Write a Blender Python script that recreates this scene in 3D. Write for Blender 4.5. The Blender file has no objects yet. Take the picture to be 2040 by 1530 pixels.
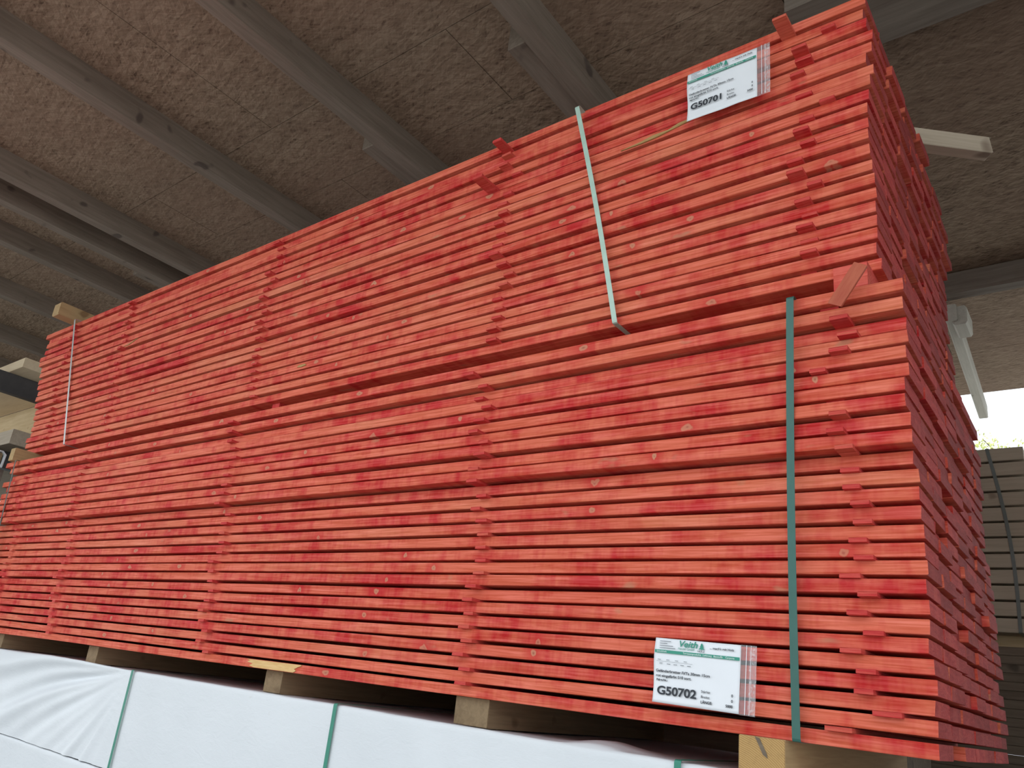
import bpy, bmesh, math, random
from mathutils import Vector, Matrix, noise

# ------------------------------------------------------------------ scene, camera, light
S = bpy.context.scene
COL = S.collection
Z0 = 1.5                      # height of the underside of the lower red stack above the yard
RND = random.Random(7)

def setup():
    cam = bpy.data.cameras.new('camera')
    co = bpy.data.objects.new('camera', cam)
    COL.objects.link(co)
    yaw, pitch, roll, f = -0.7139, 0.3220, 0.1243, 1546.4
    fw = Vector((math.sin(yaw)*math.cos(pitch), math.cos(yaw)*math.cos(pitch), math.sin(pitch)))
    r = Vector((math.cos(yaw), -math.sin(yaw), 0)); u = r.cross(fw)
    r2 = math.cos(roll)*r + math.sin(roll)*u
    u2 = -math.sin(roll)*r + math.cos(roll)*u
    m = Matrix((r2, u2, -fw)).transposed().to_4x4()
    m.translation = Vector((0.3104, -1.8164, 0.0281 + Z0))
    co.matrix_world = m
    cam.sensor_fit = 'HORIZONTAL'; cam.sensor_width = 36.0
    cam.lens = f/2040*36.0
    cam.shift_x = 64.16/2040; cam.shift_y = 85.14/2040
    cam.clip_start = 0.05; cam.clip_end = 300
    S.camera = co
    w = bpy.data.worlds.new('overcast_sky'); S.world = w; w.use_nodes = True
    nt = w.node_tree; bg = nt.nodes['Background']
    bg.inputs[0].default_value = (0.90, 0.96, 1.0, 1); bg.inputs[1].default_value = 2.0
    S.view_settings.view_transform = 'Standard'; S.view_settings.look = 'None'
    S.view_settings.gamma = 1.0; S.view_settings.use_curve_mapping = False
    S.view_settings.exposure = -0.12
setup()

# ------------------------------------------------------------------ node helpers
def mat(name):
    m = bpy.data.materials.new(name); m.use_nodes = True
    nt = m.node_tree; b = nt.nodes['Principled BSDF']
    return m, nt, b
class G:
    def __init__(s, nt): s.nt = nt
    def n(s, t, **k):
        o = s.nt.nodes.new(t)
        for a, v in k.items(): setattr(o, a, v)
        return o
    def l(s, a, b): s.nt.links.new(a, b)
    def setin(s, sock, v):
        if isinstance(v, bpy.types.NodeSocket): s.l(v, sock)
        else: sock.default_value = v
    def m(s, op, a, b=0.0, c=0.0, clamp=False):
        o = s.n('ShaderNodeMath', operation=op); o.use_clamp = clamp
        s.setin(o.inputs[0], a); s.setin(o.inputs[1], b); s.setin(o.inputs[2], c)
        return o.outputs[0]
    def vm(s, op, a, b):
        o = s.n('ShaderNodeVectorMath', operation=op)
        s.setin(o.inputs[0], a); s.setin(o.inputs[1], b); return o.outputs[0]
    def noise(s, vec, scale=1.0, detail=3.0, rough=0.55, dist=0.0):
        o = s.n('ShaderNodeTexNoise'); s.setin(o.inputs['Vector'], vec)
        o.inputs['Scale'].default_value = scale; o.inputs['Detail'].default_value = detail
        o.inputs['Roughness'].default_value = rough; o.inputs['Distortion'].default_value = dist
        return o.outputs[0]
    def ramp(s, fac, stops):
        o = s.n('ShaderNodeValToRGB'); s.setin(o.inputs[0], fac)
        e = o.color_ramp.elements
        while len(e) < len(stops): e.new(0.5)
        for i, (p, c) in enumerate(stops):
            e[i].position = p; e[i].color = (*c, 1) if len(c) == 3 else c
        return o.outputs[0]
    def range(s, v, a, b, c=0.0, d=1.0):
        o = s.n('ShaderNodeMapRange'); s.setin(o.inputs[0], v)
        o.inputs[1].default_value = a; o.inputs[2].default_value = b
        o.inputs[3].default_value = c; o.inputs[4].default_value = d
        return o.outputs[0]
    def mix(s, f, a, b, mode='MIX'):
        o = s.n('ShaderNodeMix', data_type='RGBA', blend_type=mode)
        s.setin(o.inputs[0], f)
        for i, v in ((6, a), (7, b)):
            if isinstance(v, bpy.types.NodeSocket): s.l(v, o.inputs[i])
            else: o.inputs[i].default_value = (*v, 1)
        return o.outputs[2]
    def bump(s, h, strength, dist, bsdf):
        o = s.n('ShaderNodeBump'); s.setin(o.inputs['Height'], h)
        o.inputs['Strength'].default_value = strength; o.inputs['Distance'].default_value = dist
        s.l(o.outputs[0], bsdf.inputs['Normal'])
    def coords(s, rnd=True, scale=(1, 1, 1)):
        tc = s.n('ShaderNodeTexCoord'); v = tc.outputs['Object']
        if rnd:
            oi = s.n('ShaderNodeObjectInfo')
            off = s.vm('MULTIPLY', oi.outputs['Random'], (37.0, 11.0, 23.0))
            vv = s.vm('ADD', v, off)
            return v, vv, oi.outputs['Random']
        return v, v, None
    def sc(s, v, x, y, z): return s.vm('MULTIPLY', v, (x, y, z))

def wood_red(name, salmon, red, knots=True, redness=0.0, rough_bump=0.35):
    m, nt, b = mat(name); g = G(nt)
    v, vv, rn = g.coords()
    grain = g.noise(g.sc(vv, 6, 170, 170), 1, 4, 0.6, 0.6)
    fibre = g.noise(g.sc(vv, 25, 420, 420), 1, 2, 0.6)
    patch = g.noise(g.sc(vv, 3.2, 9, 9), 1, 4, 0.6)
    streak = g.noise(g.sc(vv, 17, 1.2, 2.0), 1, 3, 0.65)
    diag = g.noise(g.vm('ADD', g.sc(vv, 60, 5, 60), (0, 0, 0)), 1, 2, 0.5)
    a = g.m('ADD', g.range(patch, 0.38, 0.66, -0.30 + redness, 0.75 + redness), g.range(streak, 0.42, 0.70, -0.12, 0.60))
    a = g.m('ADD', a, g.range(diag, 0.45, 0.7, 0.0, 0.16), clamp=True)
    a = g.m('ADD', a, g.range(rn, 0, 1, -0.14, 0.16), clamp=True)
    c = g.mix(a, salmon, red)
    # boards that took up little stain, and pale streaks in others
    tn = g.noise(g.sc(vv, 1.4, 3, 3), 1, 3, 0.6)
    r2 = g.m('FRACT', g.m('MULTIPLY', rn, 7.13))
    tan = g.m('ADD', g.range(tn, 0.48, 0.68, 0, 0.75), g.range(r2, 0.6, 1.0, -0.40, 0.35), clamp=True)
    c = g.mix(g.m('MULTIPLY', tan, 0.75), c, (0.70, 0.235, 0.125))
    light = g.range(grain, 0.3, 0.7, 0.76, 1.16)
    hv = g.n('ShaderNodeHueSaturation'); g.l(c, hv.inputs['Color']); g.l(light, hv.inputs['Value'])
    g.l(g.range(grain, 0.35, 0.75, 1.04, 0.92), hv.inputs['Saturation'])
    c = hv.outputs[0]
    # weathered grey-green stain spots
    st = g.noise(g.sc(vv, 9, 22, 22), 1, 2, 0.5)
    c = g.mix(g.range(st, 0.70, 0.78, 0, 0.55), c, (0.42, 0.24, 0.14))
    h = g.m('MULTIPLY', grain, 0.5)
    if knots:
        sx = g.n('ShaderNodeSeparateXYZ'); g.l(v, sx.inputs[0])
        sv = g.n('ShaderNodeSeparateXYZ'); g.l(vv, sv.inputs[0])
        vo = g.n('ShaderNodeTexVoronoi', voronoi_dimensions='1D'); vo.inputs['Scale'].default_value = 2.1
        g.l(sv.outputs[0], vo.inputs['W'])
        dx = g.m('DIVIDE', vo.outputs['Distance'], 2.1)
        cs = g.n('ShaderNodeSeparateColor'); g.l(vo.outputs['Color'], cs.inputs[0])
        zc = g.range(cs.outputs[1], 0, 1, 0.004, 0.026)
        dz = g.m('ADD', g.m('SUBTRACT', sx.outputs[2], zc), g.m('MULTIPLY', dx, g.range(cs.outputs[0], 0.66, 1.0, -0.8, 0.8)))
        wob = g.m('MULTIPLY', g.noise(g.sc(vv, 60, 60, 60), 1, 2), 0.5)
        rr = g.m('SQRT', g.m('ADD', g.m('POWER', g.m('DIVIDE', dx, g.range(cs.outputs[2], 0, 1, 0.007, 0.019)), 2), g.m('POWER', g.m('DIVIDE', g.m('ABSOLUTE', dz), 0.0090), 2)))
        rr = g.m('ADD', rr, g.m('MULTIPLY', g.m('SUBTRACT', wob, 0.25), 2.6))
        on = g.m('GREATER_THAN', cs.outputs[0], 0.66)
        halo = g.m('MULTIPLY', g.range(rr, 1.2, 5.0, 0.65, 0.0), on)
        c = g.mix(halo, c, red)
        core = g.m('MULTIPLY', g.range(rr, 0.85, 1.1, 1.0, 0.0), on)
        kc = g.ramp(rr, [(0.0, (0.30, 0.15, 0.09)), (0.35, (0.52, 0.28, 0.17)), (0.75, (0.60, 0.27, 0.16)), (1.0, (0.45, 0.12, 0.07))])
        c = g.mix(g.m('MULTIPLY', core, g.range(cs.outputs[1], 0, 1, 0.45, 0.9)), c, kc)
    g.l(c, b.inputs['Base Color'])
    b.inputs['Roughness'].default_value = 0.72
    b.inputs['Specular IOR Level'].default_value = 0.25
    g.bump(g.m('ADD', h, g.m('MULTIPLY', fibre, 0.5)), rough_bump, 0.0015, b)
    return m
SALMON = (0.70, 0.145, 0.082); RED = (0.54, 0.028, 0.028)
M = {}
M['red'] = wood_red('red_stained_wood', SALMON, RED)
M['stick'] = wood_red('red_stick_wood', (0.66, 0.10, 0.075), (0.56, 0.030, 0.034), knots=False, redness=0.35)

def end_grain():
    m, nt, b = mat('red_end_grain'); g = G(nt)
    v, vv, rn = g.coords()
    n1 = g.noise(g.sc(vv, 5, 260, 260), 1, 4, 0.7)
    ring = g.noise(g.sc(vv, 2, 12, 60), 1, 3, 0.6, 1.2)
    sp = g.noise(g.sc(vv, 10, 420, 300), 1, 2, 0.6)
    a = g.m('ADD', g.range(n1, 0.3, 0.7, 0, 0.6), g.range(ring, 0.35, 0.65, -0.15, 0.4), clamp=True)
    c = g.mix(a, (0.34, 0.020, 0.022), (0.58, 0.075, 0.066))
    c = g.mix(g.range(sp, 0.62, 0.74, 0, 0.55), c, (0.78, 0.36, 0.30))
    wide = g.noise(g.sc(vv, 1, 18, 2), 1, 2)
    c = g.mix(g.range(wide, 0.55, 0.7, 0, 0.45), c, (0.62, 0.10, 0.08))
    hv = g.n('ShaderNodeHueSaturation'); g.l(c, hv.inputs['Color']); g.l(g.range(rn, 0, 1, 0.72, 1.2), hv.inputs['Value'])
    g.l(hv.outputs[0], b.inputs['Base Color'])
    b.inputs['Roughness'].default_value = 0.8
    g.bump(g.m('ADD', n1, sp), 0.8, 0.003, b)
    return m
M['end'] = end_grain()

def wood(name, c1, c2, sx=5, s=60, dark=None, rough=0.75, bump=0.4, axis='X'):
    m, nt, b = mat(name); g = G(nt)
    v, vv, rn = g.coords()
    if axis == 'X': a1, a2 = (sx, s, s), (1.2, 7, 7)
    elif axis == 'Y': a1, a2 = (s, sx, s), (7, 1.2, 7)
    else: a1, a2 = (s, s, sx), (7, 7, 1.2)
    gr = g.noise(g.vm('MULTIPLY', vv, a1), 1, 4, 0.6, 0.8)
    pa = g.noise(g.vm('MULTIPLY', vv, a2), 1, 3, 0.6)
    f = g.m('ADD', g.range(gr, 0.3, 0.7, 0, 0.6), g.range(pa, 0.3, 0.7, -0.1, 0.5), clamp=True)
    c = g.mix(f, c1, c2)
    if dark:
        kn = g.noise(g.sc(vv, 7, 9, 9), 1, 1, 0.4)
        c = g.mix(g.range(kn, 0.70, 0.76, 0, 0.7), c, dark)
    g.l(c, b.inputs['Base Color']); b.inputs['Roughness'].default_value = rough
    b.inputs['Specular IOR Level'].default_value = 0.25
    g.bump(gr, bump, 0.002, b)
    return m
M['beam'] = wood('weathered_beam', (0.155, 0.120, 0.094), (0.265, 0.215, 0.175), 3, 45, (0.06, 0.045, 0.04), axis='Y')
M['beamx'] = wood('weathered_girder', (0.14, 0.11, 0.09), (0.25, 0.215, 0.18), 3, 45, (0.06, 0.045, 0.04), axis='X')
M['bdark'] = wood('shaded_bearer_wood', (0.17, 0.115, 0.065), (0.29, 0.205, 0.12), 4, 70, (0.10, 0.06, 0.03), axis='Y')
M['tail'] = wood('bleached_timber', (0.42, 0.40, 0.35), (0.56, 0.53, 0.47), 4, 60, (0.2, 0.17, 0.13), axis='X')
M['pale'] = wood('fresh_pine', (0.52, 0.38, 0.21), (0.70, 0.56, 0.36), 4, 70, (0.30, 0.17, 0.08), axis='X')
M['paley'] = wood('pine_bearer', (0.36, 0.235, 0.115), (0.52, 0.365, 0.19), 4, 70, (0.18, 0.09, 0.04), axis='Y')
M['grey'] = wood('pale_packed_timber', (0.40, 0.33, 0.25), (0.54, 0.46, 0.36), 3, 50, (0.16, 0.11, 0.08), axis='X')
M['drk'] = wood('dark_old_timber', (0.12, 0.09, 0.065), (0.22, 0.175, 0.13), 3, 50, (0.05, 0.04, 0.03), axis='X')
M['steel'] = wood('dark_steel', (0.055, 0.052, 0.055), (0.085, 0.08, 0.08), 2, 5, rough=0.5, bump=0.05)
M['bare'] = wood('torn_bare_wood', (0.66, 0.40, 0.15), (0.86, 0.62, 0.32), 14, 120, axis='X', bump=0.8)
M['olive'] = wood('split_bare_wood', (0.30, 0.19, 0.07), (0.52, 0.33, 0.14), 14, 120, axis='X', bump=0.8)

def osb():
    m, nt, b = mat('oriented_strand_board'); g = G(nt)
    v, vv, rn = g.coords(False)
    w = g.noise(v, 6.0, 3, 0.6)
    w2 = g.noise(g.vm('ADD', v, (5, 3, 1)), 9.0, 2, 0.6)
    wv = g.n('ShaderNodeVectorMath', operation='ADD'); g.l(v, wv.inputs[0])
    cc = g.n('ShaderNodeCombineXYZ'); g.l(g.m('MULTIPLY', w, 0.05), cc.inputs[1]); g.l(g.m('MULTIPLY', w2, 0.05), cc.inputs[0])
    g.l(cc.outputs[0], wv.inputs[1]); wv = wv.outputs[0]
    def layer(rot, sx, sy):
        mp = g.n('ShaderNodeMapping'); mp.inputs['Rotation'].default_value = (0, 0, rot); g.l(wv, mp.inputs['Vector'])
        vo = g.n('ShaderNodeTexVoronoi'); g.l(g.sc(mp.outputs[0], sx, sy, 8), vo.inputs['Vector']); vo.inputs['Scale'].default_value = 1.0
        cs = g.n('ShaderNodeSeparateColor'); g.l(vo.outputs['Color'], cs.inputs[0]); return cs
    A = layer(0.15, 15, 105); B = layer(-0.5, 22, 120); C_ = layer(0.75, 26, 150)
    fine = g.noise(g.sc(wv, 40, 300, 20), 1, 3, 0.6)
    t = g.m('ADD', g.m('MULTIPLY', A.outputs[0], 0.42), g.m('MULTIPLY', B.outputs[1], 0.33))
    t = g.m('ADD', t, g.m('MULTIPLY', C_.outputs[0], 0.25))
    t = g.m('ADD', g.m('MULTIPLY', t, 0.8), g.m('MULTIPLY', fine, 0.25))
    c = g.ramp(t, [(0.16, (0.09, 0.062, 0.043)), (0.32, (0.20, 0.142, 0.10)), (0.55, (0.275, 0.203, 0.146)), (0.85, (0.39, 0.30, 0.22))])
    big = g.noise(v, 1.1, 3, 0.6)
    c = g.mix(g.range(big, 0.35, 0.7, 0, 0.45), c, (0.245, 0.158, 0.118))
    dk = g.noise(g.sc(wv, 34, 70, 10), 1, 3, 0.7)
    c = g.mix(g.range(dk, 0.66, 0.74, 0, 0.6), c, (0.075, 0.052, 0.04))
    cs = A
    # joints between the boards: 2.5 m x 0.5 m raster seen from below
    g.l(c, b.inputs['Base Color']); b.inputs['Roughness'].default_value = 0.85
    b.inputs['Specular IOR Level'].default_value = 0.15
    g.bump(g.m('ADD', cs.outputs[2], g.m('MULTIPLY', fine, 0.8)), 0.45, 0.002, b)
    return m
M['osb'] = osb()

def plain(name, col, rough=0.5, spec=0.4, noise_amt=0.06, scale=30, metal=0.0, bump=0.0):
    m, nt, b = mat(name); g = G(nt)
    v, vv, rn = g.coords()
    n = g.noise(vv, scale, 3, 0.6)
    lo = tuple(x*(1-noise_amt) for x in col); hi = tuple(min(1, x*(1+noise_amt)) for x in col)
    g.l(g.mix(g.range(n, 0.3, 0.7), lo, hi), b.inputs['Base Color'])
    b.inputs['Roughness'].default_value = rough; b.inputs['Specular IOR Level'].default_value = spec
    b.inputs['Metallic'].default_value = metal
    if bump: g.bump(n, bump, 0.002, b)
    return m
M['strap_pale'] = plain('pale_green_strap', (0.42, 0.58, 0.50), 0.30, 0.6)
M['strap_teal'] = plain('dark_green_strap', (0.035, 0.125, 0.105), 0.42, 0.5)
M['strap_green'] = plain('green_strap', (0.030, 0.235, 0.165), 0.4, 0.5)
M['strap_grey'] = plain('grey_strap', (0.42, 0.44, 0.43), 0.22, 0.8)
M['strap_dark'] = plain('dark_grey_strap', (0.14, 0.16, 0.15), 0.35, 0.5)
M['paper'] = plain('white_paper', (0.80, 0.83, 0.88), 0.35, 0.5, 0.02, 8)
M['ink'] = plain('black_ink', (0.035, 0.04, 0.05), 0.5, 0.3, 0.02)
M['ink_grey'] = plain('grey_ink', (0.16, 0.18, 0.20), 0.5, 0.3, 0.02)
M['ink_green'] = plain('green_ink', (0.05, 0.30, 0.22), 0.5, 0.3, 0.02)
M['ink_white'] = plain('unprinted_letters', (0.78, 0.85, 0.85), 0.5, 0.3, 0.02)
M['yard'] = plain('yard_concrete', (0.62, 0.61, 0.57), 0.9, 0.2, 0.15, 2.5, bump=0.3)
M['shed'] = plain('shed_floor_concrete', (0.16, 0.155, 0.145), 0.9, 0.2, 0.2, 2.5, bump=0.3)
M['leaf'] = plain('light_leaf', (0.62, 0.66, 0.25), 0.6, 0.3, 0.3, 4)
M['bark'] = plain('tree_bark', (0.14, 0.10, 0.07), 0.9, 0.2, 0.3, 8)
M['roof'] = plain('roof_sheet', (0.25, 0.25, 0.26), 0.7, 0.3)

def film():
    m, nt, b = mat('white_wrapping_film'); g = G(nt)
    v, vv, rn = g.coords(False)
    weave = g.m('ADD', g.m('SINE', g.m('MULTIPLY', g.noise(g.sc(v, 1, 1, 1), 1, 1), 6.0)), g.noise(g.sc(v, 30, 30, 420), 1, 2))
    cr = g.noise(g.sc(v, 12, 12, 22), 1, 4, 0.65, 0.8)
    big = g.noise(v, 1.6, 2, 0.5)
    c = g.mix(g.range(big, 0.3, 0.7), (0.69, 0.725, 0.765), (0.75, 0.785, 0.825))
    c = g.mix(g.range(g.noise(g.sc(v, 9, 9, 14), 1, 4, 0.7), 0.68, 0.8, 0, 0.35), c, (0.52, 0.50, 0.44))
    g.l(c, b.inputs['Base Color']); b.inputs['Roughness'].default_value = 0.42
    b.inputs['Specular IOR Level'].default_value = 0.4
    g.bump(g.m('ADD', g.m('MULTIPLY', weave, 0.12), g.m('MULTIPLY', cr, 0.7)), 0.30, 0.008, b)
    return m
M['film'] = film()
def clear():
    m, nt, b = mat('clear_plastic_sleeve'); g = G(nt)
    b.inputs['Base Color'].default_value = (0.9, 0.93, 0.95, 1)
    b.inputs['Roughness'].default_value = 0.12; b.inputs['Alpha'].default_value = 0.20
    v, vv, rn = g.coords(False)
    g.bump(g.noise(v, 90, 3, 0.6), 0.5, 0.003, b)
    return m
M['clear'] = clear()
def clear2():
    m, nt, b = mat('sleeve_seal_plastic'); g = G(nt)
    b.inputs['Base Color'].default_value = (0.9, 0.9, 0.92, 1)
    b.inputs['Roughness'].default_value = 0.2
    v, vv, rn = g.coords(False)
    n = g.noise(g.sc(v, 160, 160, 120), 1, 3, 0.7)
    g.l(g.range(n, 0.48, 0.68, 0.12, 0.55), b.inputs['Alpha'])
    return m
M['seal'] = clear2()

# ------------------------------------------------------------------ object helpers
def link_mesh(name, verts, faces, m, parent=None, loc=(0, 0, 0), smooth=False, mats=None, fm=None):
    me = bpy.data.meshes.new(name); me.from_pydata(verts, [], faces); me.update()
    for mm in (mats or [m]): me.materials.append(mm)
    if fm:
        for p, i in zip(me.polygons, fm): p.material_index = i
    if smooth:
        for p in me.polygons: p.use_smooth = True
    o = bpy.data.objects.new(name, me); COL.objects.link(o); o.location = loc
    if parent: o.parent = parent
    return o
def tag(o, label, cat=None, group=None, kind=None):
    if label: o['label'] = label
    if cat: o['category'] = cat
    if group: o['group'] = group
    if kind: o['kind'] = kind
    return o
def empty(name, loc, label=None, cat=None, group=None, rz=0):
    o = bpy.data.objects.new(name, None); COL.objects.link(o); o.location = loc; o.rotation_euler = (0, 0, rz)
    o.empty_display_size = 0.05
    tag(o, label, cat, group); return o
def beam_geo(L, W, H, ch=0.0015, segs=1, fy=None, fz=None, jag=0.0, seed=0):
    """box from (0,0,0) to (L,W,H) with chamfered long edges; ring sections along x"""
    c = ch; R = random.Random(seed)
    prof = [(c, 0), (W-c, 0), (W, c), (W, H-c), (W-c, H), (c, H), (0, H-c), (0, c)]
    V = []; F = []; fm = []
    for i in range(segs+1):
        x = L*i/segs
        dy = fy(x) if fy else 0; dz = fz(x) if fz else 0
        for (y, z) in prof:
            xx = x + (R.uniform(-jag, jag) if i in (0, segs) else 0)
            V.append((xx, y+dy, z+dz))
    n = 8
    for i in range(segs):
        for k in range(n):
            a = i*n+k; b_ = i*n+(k+1) % n
            F.append((a, a+n, b_+n, b_)); fm.append(0)
    F.append(tuple(range(0, n))); fm.append(1)
    F.append(tuple(reversed(range(segs*n, segs*n+n)))); fm.append(1)
    return V, F, fm
def box(name, a, b, m, parent=None, ch=0.002, origin=None):
    """box between corners a and b (world or parent space), origin at base centre unless given"""
    L, W, H = (b[i]-a[i] for i in range(3))
    V, F, fm = beam_geo(L, W, H, min(ch, L/3, W/3, H/3))
    o = origin or (L/2, W/2, 0)
    V = [(x-o[0], y-o[1], z-o[2]) for x, y, z in V]
    return link_mesh(name, V, F, m, parent, (a[0]+o[0], a[1]+o[1], a[2]+o[2]))

ORD = ['zeroth', 'first', 'second', 'third', 'fourth', 'fifth', 'sixth', 'seventh', 'eighth', 'ninth', 'tenth', 'eleventh', 'twelfth',
       'thirteenth', 'fourteenth', 'fifteenth', 'sixteenth', 'seventeenth', 'eighteenth', 'nineteenth', 'twentieth', 'twenty-first',
       'twenty-second', 'twenty-third', 'twenty-fourth', 'twenty-fifth', 'twenty-sixth']

# ------------------------------------------------------------------ the setting
CZ = 2.735 + Z0           # underside of the roof boards
BZ = 2.59 + Z0            # underside of the roof beams
Y_EAVE = 5.08; Y_FRONT = -2.25
def ceiling():
    V = []; F = []
    def panel(x0, x1, y0, y1, t=0.02):
        gp = 0.0018
        x0 += gp; x1 -= gp; y0 += gp; y1 -= gp
        i = len(V)
        for z in (CZ, CZ+t):
            V.extend([(x0, y0, z), (x1, y0, z), (x1, y1, z), (x0, y1, z)])
        F.extend([(i, i+1, i+2, i+3), (i+7, i+6, i+5, i+4), (i, i+4, i+5, i+1), (i+1, i+5, i+6, i+2), (i+2, i+6, i+7, i+3), (i+3, i+7, i+4, i)])
    rows = [Y_FRONT, -1.27, -0.02, 0.48, 1.73, 2.98, 4.23, Y_EAVE]
    for r in range(len(rows)-1):
        off = -16.73 + (1.25 if r % 2 else 0)
        x = off
        while x < 7:
            panel(x, min(x+2.5, 8), rows[r], rows[r+1]); x += 2.5
    o = link_mesh('ceiling', V, F, M['osb']); tag(o, 'underside of the roof, brown strand boards with thin joints', kind='structure')
    r = box('roof', (-17, Y_FRONT-0.05, CZ+0.03), (8.2, Y_EAVE+0.03, CZ+0.07), M['roof'], ch=0.003)
    r.name = 'ceiling_roof_sheet'; tag(r, 'roof sheeting above the strand boards', kind='structure')
ceiling()
f = link_mesh('floor', [(-20, -2.3, 0.004), (8.2, -2.3, 0.004), (8.2, 5.1, 0.004), (-20, 5.1, 0.004)], [(0, 1, 2, 3)], M['shed'])
tag(f, 'worn concrete floor of the open shed', kind='structure')
f = link_mesh('floor_yard', [(-60, -60, 0), (60, -60, 0), (60, 90, 0), (-60, 90, 0)], [(0, 1, 2, 3)], M['yard'])
tag(f, 'pale yard outside the shed', kind='structure')

# rafters running away from the camera (left edge x, y from, y to)
w = box('light_block_right', (1.45, 0.5, 0), (1.6, 2.9, CZ-0.002), M['drk'])  # unseen panel, added to keep side light off the right stack ends
tag(w, 'unseen dark panel right of the aisle, added to block side light', kind='structure')
def rafter(x, w, y0, y1, label, h=0.145, name='roof_beam', m='beam', z=None, grp='roof beams running across the red stacks'):
    z = BZ if z is None else z
    o = box(name, (x, y0, z), (x+w, y1, z+h), M[m], ch=0.004)
    tag(o, label, 'beam', grp); return o
RAFT = [(-1.378, 'grey roof beam meeting the stack edge above the pale green strap'),
        (-2.43, 'grey roof beam with a long crack, second one left of the green strap'),
        (-3.505, 'broad grey roof beam crossing the upper left of the picture'),
        (-4.69, 'dark brown roof beam just right of the lit pale grey beam'),
        (-5.03, 'roof beam with a lit pale grey side at the left edge'),
        (-5.62, 'dark roof beam just left of the lit pale grey beam'),
        (-6.62, 'dark roof beam above the pale timber end on the upper stack'),
        (-7.72, 'dark roof beam above the left end of the upper stack'),
        (-8.75, 'dark roof beam low at left above the pale stored planks')]
for x, lab in RAFT:
    rafter(x, 0.085, Y_FRONT+0.02, 5.0, lab)
# lapped splice pieces beside three of the rafters
box('roof_beam_splice', (-1.475, 0.12, BZ+0.012), (-1.383, 2.0, CZ), M['beam'], ch=0.004)
tag(bpy.data.objects['roof_beam_splice'], 'short dark beam lapped beside the roof beam above the pale green strap', 'beam')
o = box('roof_beam_splice', (-2.525, 0.25, BZ+0.012), (-2.434, 2.2, CZ), M['beam'], ch=0.004)
tag(o, 'short beam lapped beside the cracked roof beam', 'beam')
o = box('roof_beam_splice', (-5.12, 0.35, BZ+0.012), (-5.034, 2.2, CZ), M['beam'], ch=0.004)
tag(o, 'short brown beam lapped beside the lit pale grey roof beam', 'beam')
rafter(0.75, 0.085, Y_FRONT+0.02, 0.4, 'roof beam right of the red stacks, outside the picture')
# girders parallel to the stacks
g1 = box('roof_girder', (-0.45, 0.52, BZ), (1.449, 0.87, CZ-0.004), M['beamx'], ch=0.004)
tag(g1, 'wide grey girder under the roof just above the top right stack corner', 'beam')
g2 = box('roof_girder', (-3.0, 3.03, BZ), (6.0, 3.10, CZ-0.004), M['beamx'], ch=0.004)
tag(g2, 'dark girder under the sunlit strand board right of the stacks', 'beam')
o = box('lit_edge_strip', (-3.0, 3.102, BZ+0.01), (6.0, 3.14, BZ+0.04), M['beamx'], ch=0.003)  # added strip, its shape stands in for the girder's lit underside
tag(o, 'added strip imitating the lit underside along the dark girder', 'strip')
# rafter tail poking out past the eave
tl = empty('rafter_tail', (-0.33, 4.0, 2.47+Z0), 'pale weathered rafter tail poking out past the eave right of the stacks', 'beam')
V, F, fm = beam_geo(1.80, 0.062, 0.11, 0.006, 6, jag=0.004)
link_mesh('rafter_arm', V, F, M['tail'], tl).matrix_local = Matrix.Translation((0.035, -0.85, 0.0)) @ Matrix.Rotation(math.radians(92.2), 4, 'Z')
V, F, fm = beam_geo(0.21, 0.08, 0.12, 0.012, 3, jag=0.012)
link_mesh('rough_block', V, F, M['tail'], tl).matrix_local = Matrix.Translation((0.085, -0.83, -0.02)) @ Matrix.Rotation(math.radians(90), 4, 'Z')
# hanging scrap of strap from the roof
o = link_mesh('strap_scrap', [(0, 0, 0), (0.006, 0, 0), (0.010, 0.004, -0.05), (0.004, 0.004, -0.05), (0.006, 0.002, -0.085), (0.0, 0.003, -0.085)],
              [(0, 1, 2, 3), (3, 2, 4, 5)], M['strap_grey'], loc=(-1.62, -0.24, CZ-0.001))
tag(o, 'thin pale scrap of strap hanging from the roof at the top edge', 'strap')
o.modifiers.new('thickness', 'SOLIDIFY').thickness = 0.001

# ------------------------------------------------------------------ the two red stacks
PIT = 0.039; BH = 0.030; BW = 0.150; GAPY = 0.0083; NC = 7; LEN = 5.0
LR = [(0.002, -0.0154), (-0.004, -0.0062), (-0.003, 0.0199), (0.001, -0.0017), (-0.004, -0.008), (-0.001, -0.0073), (-0.008, -0.0198), (-0.008, -0.0256),
      (-0.003, -0.0145), (-0.002, -0.0264), (-0.009, 0.0112), (0.0, 0.0119), (-0.003, 0.0094), (-0.002, 0.0105), (0.001, 0.0144), (-0.001, 0.0115),
      (0.003, 0.0026), (-0.001, -0.0062), (0.001, 0.007), (0.0, -0.0041), (-0.005, -0.0034), (0.003, -0.0108), (0.006, -0.0097), (-0.002, -0.0041),
      (0.0, -0.001), (-0.002, -0.0014)]
UR = [(-0.051, 0.0102), (-0.059, 0.0155), (-0.051, 0.0035), (-0.04, 0.0091), (-0.043, 0.0086), (-0.056, -0.0028), (-0.04, -0.0022), (-0.047, -0.0139),
      (-0.055, -0.0102), (-0.059, -0.0148), (-0.06, -0.0101), (-0.06, -0.0179), (-0.061, -0.0112), (-0.061, 0.002), (-0.057, -0.001), (-0.055, 0.0034),
      (-0.058, 0.0008), (-0.057, -0.0002), (-0.057, -0.0072), (-0.061, -0.0067), (-0.054, -0.0001)]
UDX = [-0.112, -0.062, -0.05, -0.075, -0.126, -0.085, -0.03, -0.0, 0.0, 0.015, 0.03, 0.04, 0.034, 0.026, 0.03, 0.042, 0.032, 0.042, 0.011, 0.017, 0.0]
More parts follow.
